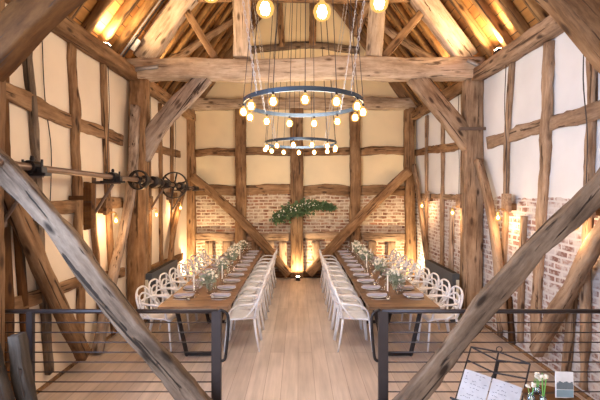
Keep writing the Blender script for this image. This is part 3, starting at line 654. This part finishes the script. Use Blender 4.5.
# ------------------------------------------------------------ chairs (front towards +X)
def make_chair():
    t = thing('loop_back_chair', (0, 0, 0), 'chair', 'chair', 'white loop-back chairs at the banquet tables')
    # local: +X front, width along Y
    bm = bmesh.new(); nu, nv = 10, 10; g = []
    for lay in (0, -.022):
        gg = []
        for i in range(nu + 1):
            row = []
            for j in range(nv + 1):
                u = i / nu; v = j / nv * 2 - 1; x = -.22 + .44 * u; hw = .235 - .085 * (1 - u) ** 1.3
                rc = 1 - .10 * max(0, (abs(2 * u - 1) - .75) * 4) ** 2
                z = .462 - .018 * (1 - v * v) * math.sin(PI * min(1, u * 1.1)) - .03 * max(0, u - .85) / .15
                row.append(bm.verts.new((x, hw * v * rc, z + lay)))
            gg.append(row)
        g.append(gg)
    for lay in (0, 1):
        for i in range(nu):
            for j in range(nv): bm.faces.new((g[lay][i][j], g[lay][i + 1][j], g[lay][i + 1][j + 1], g[lay][i][j + 1]))
    def strip(a):
        for k in range(len(a) - 1): bm.faces.new((a[k][0], a[k + 1][0], a[k + 1][1], a[k][1]))
    for i in (0, nu): strip([(g[0][i][j], g[1][i][j]) for j in range(nv + 1)])
    for j in (0, nv): strip([(g[0][i][j], g[1][i][j]) for i in range(nu + 1)])
    build('seat', bm, M['chair'], t, True)
    bm = bmesh.new(); r = .0150
    S = lambda pts: cat(pts, 4)
    def sym(pts): return pts + [(x, -y, z) for x, y, z in reversed(pts[:-1])]
    # wide arm loop, tall shell loop, crossing waist loop
    add_tube(bm, S(sym([(.17, .225, .455), (.14, .262, .58), (.04, .275, .655), (-.12, .25, .665), (-.235, .15, .66), (-.26, 0, .655)])), r, 6)
    add_tube(bm, S(sym([(-.19, .17, .455), (-.215, .225, .60), (-.255, .215, .75), (-.28, .12, .83), (-.288, 0, .842)])), r, 6)
    add_tube(bm, S(sym([(-.03, .228, .455), (-.13, .245, .55), (-.235, .17, .70), (-.262, .0, .76)])), r, 6)
    for s in (-1, 1):
        add_tube(bm, S([(-.21, s * .10, .455), (-.235, s * .03, .56), (-.258, -s * .10, .70), (-.278, -s * .16, .80)]), r, 6)
    build('backrest', bm, M['chair'], t, True)
    for sx, sy in ((1, 1), (1, -1), (-1, 1), (-1, -1)):
        bm = bmesh.new(); add_tube(bm, [(sx * .185, sy * .185, .445), (sx * .20 - (.01 if sx < 0 else 0), sy * .20, .25), (sx * .225 - (.03 if sx < 0 else 0), sy * .215, 0)], .013, 8, radii=[.018, .0155, .0115])
        build('leg', bm, M['chair'], t, True)
    return t
proto = make_chair()
first = True; NCH = 9
rows = [(-.80, PI, 'aisle side of the left table'), (.80, 0, 'aisle side of the right table'), (-1.98, 0, 'wall side of the left table'), (2.02, PI, 'wall side of the right table')]
for x, rz, wh in rows:
    for k in range(NCH):
        c = proto if first else copy_tree(proto); first = False
        place(c, (x + R.uniform(-.012, .012), 5.74 + .475 * k + R.uniform(-.012, .012), 0), rz + R.uniform(-.03, .03))
        c['label'] = f'white loop-back chair, {wh}, {ordn(k)} from the railing'

# ------------------------------------------------------------ place settings
def lathe_obj(name, prof, mat, n=18, parent=None, c=(0, 0, 0)):
    bm = bmesh.new(); add_lathe(bm, prof, n, c); return build(name, bm, mat, parent, True)
plate = lathe_obj('dinner_plate', [(.075, 0), (.08, .003), (.125, .014), (.138, .018), (.137, .021), (.12, .017), (.085, .008), (.0, .007)], M['china'], 24)
tag(plate, 'p', 'plate', 'dinner plates')
bm = bmesh.new(); add_box(bm, (0, 0, .010), (.27, .10, .012), bev=.004); add_box(bm, (.01, .004, .020), (.25, .085, .008), bev=.003)
napkin = build('folded_napkin', bm, M['napkin']); tag(napkin, 'n', 'napkin', 'folded napkins')
glass = lathe_obj('wine_glass', [(.034, 0), (.033, .003), (.006, .006), (.0045, .07), (.008, .085), (.03, .105), (.037, .135), (.033, .185), (.031, .185), (.034, .135), (.027, .108), (.0, .092)], M['glass'], 14)
tag(glass, 'g', 'glass', 'wine glasses')
bm = bmesh.new(); add_box(bm, (0, 0, .002), (.10, .018, .003)); add_box(bm, (.0, .0, .004), (.20, .008, .003), bev=.001)
tumbler = lathe_obj('tumbler', [(.026, 0), (.03, .004), (.036, .095), (.034, .095), (.028, .008), (.0, .007)], M['glass'], 14); tag(tumbler, 't', 'glass', 'water tumblers')
knife = build('table_knife', bm, M['chain']); tag(knife, 'k', 'knife', 'table knives')
usedp = set()
def inst(o, loc, rz, label):
    if o.name not in usedp: usedp.add(o.name); c = o
    else: c = o.copy(); COL.objects.link(c)
    place(c, loc, rz); c['label'] = label; return c
for tx0, tx1, nm in ((-1.78, -.88, 'left'), (.90, 1.80, 'right')):
    for xe, s, sd in ((tx0, 1, 'wall' if nm == 'left' else 'aisle'), (tx1, -1, 'aisle' if nm == 'left' else 'wall')):
        for k in range(NCH + 1):
            y = 5.56 + .46 * k; x = xe + s * .19
            at_ = f'{sd} side of {nm} table, {ordn(k)} from the railing'
            inst(plate, (x, y, TZ + .0005), 0, 'white dinner plate, ' + at_)
            inst(napkin, (x + s * .01, y, TZ + .018), R.uniform(-.05, .05), 'mauve folded napkin on its plate, ' + at_)
            inst(glass, (x + s * .17, y + .13, TZ), 0, 'clear wine glass, ' + at_)
            inst(tumbler, (x + s * .13, y + .20, TZ), 0, 'clear water tumbler, ' + at_)
            inst(knife, (x, y - .165, TZ), R.uniform(-.05, .05), 'silver knife beside the plate, ' + at_)
# centre pieces
def leaf_quads(bm, c, r, flatz=1.0, size=.03, n=1):
    for _ in range(n):
        d = Vector((R.gauss(0, 1), R.gauss(0, 1), R.gauss(0, 1))).normalized()
        p = Vector(c) + Vector((d.x * r[0], d.y * r[1], d.z * r[2])) * R.uniform(.35, 1)
        a = Vector((R.gauss(0, 1), R.gauss(0, 1), R.gauss(0, 1))).normalized(); b = a.orthogonal().normalized(); s = size * R.uniform(.6, 1.3); nn = a.cross(b) * s * .25
        v = [bm.verts.new(p), bm.verts.new(p + a * s * .5 + b * s * .32 + nn), bm.verts.new(p + a * s), bm.verts.new(p + a * s * .5 - b * s * .32 + nn)]
        bm.faces.new((v[0], v[1], v[2])); bm.faces.new((v[0], v[2], v[3]))
def blossoms(bm, c, r, n, s=.016):
    for _ in range(n):
        d = Vector((R.gauss(0, 1), R.gauss(0, 1), abs(R.gauss(0, 1)) + .1)).normalized()
        p = Vector(c) + Vector((d.x * r[0], d.y * r[1], d.z * r[2])) * R.uniform(.8, 1.1)
        q = bmesh.ops.create_icosphere(bm, subdivisions=1, radius=s * R.uniform(.6, 1.3), matrix=Matrix.Translation(p))
        for v in q['verts']: v.co += Vector((R.uniform(-1, 1), R.uniform(-1, 1), R.uniform(-1, 1))) * s * .25
def bouquet(x, y, h, s, nl, nb, lab):
    t = thing('flower_arrangement', (x, y, TZ), lab, 'flowers', 'table flowers')
    lathe_obj('vase', [(.035, 0), (.045, .01), (.05, .06), (.03, .11), (.036, .13), (.033, .13), (.027, .11), (.045, .06), (.0, .012)], M['glass'], 16, t)
    bm = bmesh.new()
    for k in range(9):
        a = R.uniform(0, 2 * PI); rr = R.uniform(.3, .9) * s
        add_tube(bm, [(0, 0, .02), (math.cos(a) * rr * .2, math.sin(a) * rr * .2, .12), (math.cos(a) * rr, math.sin(a) * rr, h + R.uniform(-.03, .05))], .0025, 4)
    build('stems', bm, M['leaf2'], t)
    bm = bmesh.new(); leaf_quads(bm, (0, 0, h - .01), (s * 1.15, s * 1.15, s * 1.0), size=.042, n=int(nl * .95)); build('foliage', bm, M['leaf'], t)
    bm = bmesh.new(); blossoms(bm, (0, 0, h), (s * 1.1, s * 1.1, s * 1.0), int(nb * 1.2), .017); build('blossoms', bm, M['petal'], t)
def candlestick(x, y, hh, lab):
    t = thing('candlestick', (x, y, TZ), lab, 'candlestick', 'candlesticks on the tables')
    lathe_obj('holder', [(.04, 0), (.038, .006), (.008, .012), (.007, hh - .02), (.015, hh - .01), (.014, hh + .01)], M['glass'], 12, t)
    bm = bmesh.new(); add_tube(bm, [(0, 0, hh - .008), (0, 0, hh + .2), (0, 0, hh + .205), (0, 0, hh + .215)], .011, 8, radii=[.011, .011, .002, .001]); build('candle', bm, M['candle'], t)
for cx, nm in ((-1.32, 'left'), (1.36, 'right')):
    for i, (y, h, s, nl, nb) in enumerate(((5.75, .21, .125, 230, 26), (6.75, .22, .12, 180, 30), (7.7, .24, .13, 180, 34), (8.65, .22, .12, 150, 26), (9.5, .20, .11, 130, 20))):
        bouquet(cx + R.uniform(-.05, .05), y, h, s, nl, nb, f'glass vase of white flowers on the {nm} table, {ordn(i)} from the railing')
    for i, y in enumerate((5.5, 6.25, 7.2, 8.15, 9.05)):
        candlestick(cx + (.13 if i % 2 else -.12), y + .03, .10, f'tall ivory candle in a holder on the {nm} table, {ordn(i)} from the railing')
    for i in range(5):
        for sx in (-1, 1):
            y = 5.42 + .93 * i
            inst_name = 'tea_light'
            t = thing(inst_name, (cx + sx * .15, y + .05 * sx, TZ), f'small glass tea light, {"aisle" if (sx > 0) == (nm == "left") else "wall"} side of {nm} table centre, {ordn(i)} from the railing', 'candle holder', 'tea lights')
            lathe_obj('cup', [(.026, 0), (.03, .05), (.028, .05), (.024, .004)], M['glass'], 12, t)
            lathe_obj('wax', [(.02, .006), (.02, .028), (.001, .03)], M['candle'], 10, t)

# ------------------------------------------------------------ garland
t = thing('garland', (.05, YF - .36, 1.75), 'green foliage garland with white flowers hung on the central gable post', 'garland')
curve = cat([(-.62, 0, -.20), (-.35, 0, -.08), (-.05, 0, .06), (.25, 0, .10), (.62, 0, .12), (.80, 0, .06)], 5)
bm = bmesh.new(); add_tube(bm, curve, .018, 6); build('branch', bm, M['oak_dark'], t)
bm = bmesh.new(); bm2 = bmesh.new()
for i, p in enumerate(curve):
    u = i / (len(curve) - 1); w = .24 * math.sin(PI * min(1, .18 + u * .85)) ** .8 * (1 if u < .65 else .6)
    leaf_quads(bm, p, (.10, .08, w), size=.095, n=60)
    if u < .75: blossoms(bm2, p + Vector((0, -.06, -.02)), (.09, .04, w * .7), 3, .017)
build('foliage', bm, M['leaf2'], t); build('blossoms', bm2, M['petal'], t)

# ------------------------------------------------------------ heaters against the side walls
for sgn, x, lab in ((-1, -2.52, 'charcoal metal heater cabinet by the left wall behind the chairs'), (1, 2.66, 'charcoal metal heater cabinet by the right wall behind the chairs')):
    t = thing('heater', (x, 7.45, 0), lab, 'heater', 'heater cabinets')
    bm = bmesh.new(); add_box(bm, (0, 0, .485), (.12, 1.45, .71), bev=.008); build('casing', bm, M['radiator'], t)
    bm = bmesh.new()
    for k in range(24): add_box(bm, (0, -.66 + .0575 * k, .844), (.09, .02, .008))
    build('grille', bm, M['iron'], t)
    bm = bmesh.new(); add_box(bm, (sgn * .02, -.735, .45), (.05, .018, .58), bev=.003); build('end_panel', bm, M['cream'], t)
    for y in (-.6, .6):
        bm = bmesh.new(); add_box(bm, (0, y, .065), (.10, .06, .13)); build('foot', bm, M['radiator'], t)
b = lathe_obj('wine_bottle', [(.036, 0), (.038, .01), (.038, .17), (.03, .21), (.014, .24), (.014, .29), (.016, .295), (.012, .30)], M['bottle'], 16)
b.location = (2.66, 6.62, 0); tag(b, 'green glass bottle on the floor by the right heater', 'bottle')

# ------------------------------------------------------------ music stand with open sheets
TLp, TRp, BLp = Vector((1.35, 3.12, 1.00)), Vector((1.63, 2.81, 1.00)), Vector((1.17, 2.99, .72))
ms = thing('music_stand', (1.46, 2.99, 0), 'black folding wire music stand in front of the right railing', 'music stand')
O = ms.location.copy()
U = (TRp - TLp); Vv = (BLp - TLp); wU = U.length; wV = Vv.length; U.normalize(); Vv = (Vv - U * Vv.dot(U)).normalized(); Nn = U.cross(Vv).normalized()
if Nn.y > 0: Nn = -Nn
P = lambda u, v, n=0: TLp + U * (u * wU) + Vv * (v * wV) + Nn * n - O
bm = bmesh.new(); rr = .006
mid = P(.48, -.06)
for a, b_ in ((P(0, 0), mid), (mid, P(1, 0)), (P(0, 0), P(0, 1.16)), (P(1, 0), P(1, 1.16)), (P(.0, .3), P(.5, .38)), (P(.5, .38), P(1, .3)), (mid, P(.5, .5)), (P(0, 0), P(.5, .12)), (P(.5, .12), P(1, .0)), (P(0, .3), P(0, 1.17)), (P(.5, .38), P(.35, 1.16)), (P(.5, .38), P(.65, 1.16))):
    add_tube(bm, [a, b_], rr, 6)
ring = [mid + U * .02 * math.cos(2 * PI * k / 12) - Vv * (.02 * math.sin(2 * PI * k / 12) + .02) for k in range(12)]
add_tube(bm, ring, .004, 5, closed=True); build('desk_frame', bm, M['iron'], ms)
bm = bmesh.new(); add_tube(bm, [P(-.05, 1.17), P(1.05, 1.17)], .009, 6); add_tube(bm, [P(-.05, 1.17), P(-.05, 1.17, .04)], .006, 6); add_tube(bm, [P(1.05, 1.17), P(1.05, 1.17, .04)], .006, 6); add_tube(bm, [P(-.05, 1.17, .04), P(1.05, 1.17, .04)], .007, 6)
build('ledge', bm, M['iron'], ms)
bm = bmesh.new(); add_tube(bm, [P(.5, .12, -.012), P(.5, .6, -.03), (0, 0, .62), (0, 0, .2)], .012, 8); build('pole', bm, M['iron'], ms)
for k in range(3):
    a = 2 * PI * k / 3 + .5; bm = bmesh.new(); add_tube(bm, [(0, 0, .48), (math.cos(a) * .27, math.sin(a) * .27, .012)], .009, 6); add_tube(bm, [(0, 0, .22), (math.cos(a) * .15, math.sin(a) * .15, .23)], .006, 6); build('leg', bm, M['iron'], ms)
def page(u0, u1, lab):
    bm = bmesh.new(); n = 8; A = []
    for i in range(n + 1):
        u = u0 + (u1 - u0) * i / n; cur = .012 * math.sin(PI * i / n)
        A.append([bm.verts.new(P(u, v, .012 + cur * (1 if v > .5 else .8)) + O) for v in (.50, .82, 1.14)])
    for i in range(n):
        for j in range(2): bm.faces.new((A[i][j], A[i + 1][j], A[i + 1][j + 1], A[i][j + 1]))
    r_ = bmesh.ops.solidify(bm, geom=list(bm.faces), thickness=.0015)
    o = build('sheet_music', bm, M['paper'], None); tag(o, lab, 'sheet music', 'song sheets')
    bm = bmesh.new()
    for row in range(8):
        v = .56 + row * .068; u = u0 + .06
        while u < u1 - .07:
            L = R.uniform(.015, .05)
            if R.random() < .62:
                i = (u - u0) / (u1 - u0); cur = .012 * math.sin(PI * i)
                add_tube(bm, [P(u, v + R.uniform(-.008, .008), .0145 + cur) + O, P(u + L * .5, v + R.uniform(-.018, .018), .0150 + cur) + O, P(u + L, v + R.uniform(-.008, .008), .0145 + cur) + O], .0017, 4)
            u += L + R.uniform(.01, .04)
    build('handwriting', bm, M['ink'], o)
page(.02, .49, 'handwritten white sheet on the music stand, left-hand page'); page(.51, .98, 'handwritten white sheet on the music stand, right-hand page')

# ------------------------------------------------------------ small stand with spring flowers and a printed card
tz = .965
t = thing('side_table', (1.54, 2.42, 0), 'small round dark side table holding flowers and a card', 'table')
bm = bmesh.new(); add_lathe(bm, [(.15, tz - .03), (.16, tz - .02), (.16, tz - .005), (.155, tz)], 32); build('tabletop', bm, M['oak_dark'], t)
bm = bmesh.new(); add_lathe(bm, [(.14, 0), (.13, .02), (.04, .05), (.03, .3), (.035, .7), (.06, tz - .03)], 20); build('pedestal', bm, M['oak_dark'], t)
bm = bmesh.new(); rot = Matrix.Rotation(-.12, 3, 'X'); add_box(bm, (0, 0, .075), (.118, .006, .15), rot)
cd = build('photo_card', bm, M['paper']); cd.location = (1.605, 2.42, tz); cd.rotation_euler = (0, .09, .12); tag(cd, 'white card printed with a grey landscape photo beside the flowers', 'card')
bm = bmesh.new(); add_box(bm, (0, -.0057, .066), (.108, .004, .030), rot)
for k in range(9): add_box(bm, (-.045 + .0112 * k, -.0040, .084 + .004 * math.sin(k * 1.7)), (.012, .004, .010 + .008 * abs(math.sin(k * 2.3))), rot)
build('printed_landscape', bm, M['photo'], cd)
bm = bmesh.new(); add_box(bm, (0, -.0106, .027), (.108, .004, .04), rot); build('printed_water', bm, M['skyprint'], cd)
for i, (px, dy, lab, h) in enumerate(((531, 2.36, 'small blue glass jar with a white bloom by the music stand', .10), (543, 2.34, 'small glass jar of tall green-stemmed snowdrops next to the card', .17), (537, 2.46, 'small glass jar with a drooping white bloom between two others', .11))):
    x = (px - 298) * dy / F
    t = thing('flower_jar', (x, dy, tz), lab, 'flowers', 'jars of spring flowers')
    lathe_obj('jar', [(.018, 0), (.021, .004), (.021, .035), (.013, .045), (.016, .052), (.013, .05), (.017, .034), (.0, .004)], M['jar'], 14, t)
    bm = bmesh.new(); b2 = bmesh.new()
    for k in range(5):
        a = R.uniform(0, 6.28); e = Vector((math.cos(a) * .016, math.sin(a) * .016, h * R.uniform(.75, 1.05)))
        add_tube(bm, [(0, 0, .01), e * .6 + Vector((0, 0, 0)), e], .0028 if i == 1 else .0018, 5)
        if k < 4: blossoms(b2, e, (.008, .008, .012), 4, .008)
    build('stems', bm, M['stem'], t); build('blossoms', b2, M['petal'], t)

# ------------------------------------------------------------ daylight and added side light
def area(name, loc, tgt, sx, sy, e, col):
    l = bpy.data.lights.new(name, 'AREA'); l.shape = 'RECTANGLE'; l.size = sx; l.size_y = sy; l.energy = e; l.color = col
    o = bpy.data.objects.new(name, l); COL.objects.link(o); o.location = loc; o.rotation_mode = 'QUATERNION'
    o.rotation_quaternion = (Vector(tgt) - Vector(loc)).to_track_quat('-Z', 'Y')
area('daylight_rear_window', (.1, YB + .05, 1.8), (.1, 5, 1.8), 5.4, 3.3, 160, (1, .95, .90))
area('added_side_light', (XL + .06, 1.4, 2.45), (3, 3.4, 2.4), 3.0, 2.1, 250, (.52, .69, 1))  # added cool light at the made-up side window, grazes the near braces
w = bpy.data.worlds.new('World'); SC.world = w; w.use_nodes = True
nt = w.node_tree; bg = nt.nodes['Background']
sky = nt.nodes.new('ShaderNodeTexSky'); sky.sky_type = 'HOSEK_WILKIE'; sky.turbidity = 6; sky.sun_direction = (-.3, .5, .8)
nt.links.new(sky.outputs[0], bg.inputs['Color']); bg.inputs['Strength'].default_value = .6

# ------------------------------------------------------------ camera and view
cam = bpy.data.cameras.new('camera'); co = bpy.data.objects.new('camera', cam); COL.objects.link(co)
co.location = (0, 0, EYE); co.rotation_euler = (PI / 2, 0, 0); cam.lens = 24; cam.sensor_width = 36
cam.shift_x = 2 / 600; cam.shift_y = -7 / 600; cam.clip_start = .05
SC.camera = co
SC.cycles.transparent_max_bounces = 32
SC.view_settings.view_transform = 'Standard'; SC.view_settings.look = 'None'; SC.view_settings.gamma = 1; SC.view_settings.exposure = .27
SC.view_settings.use_curve_mapping = False
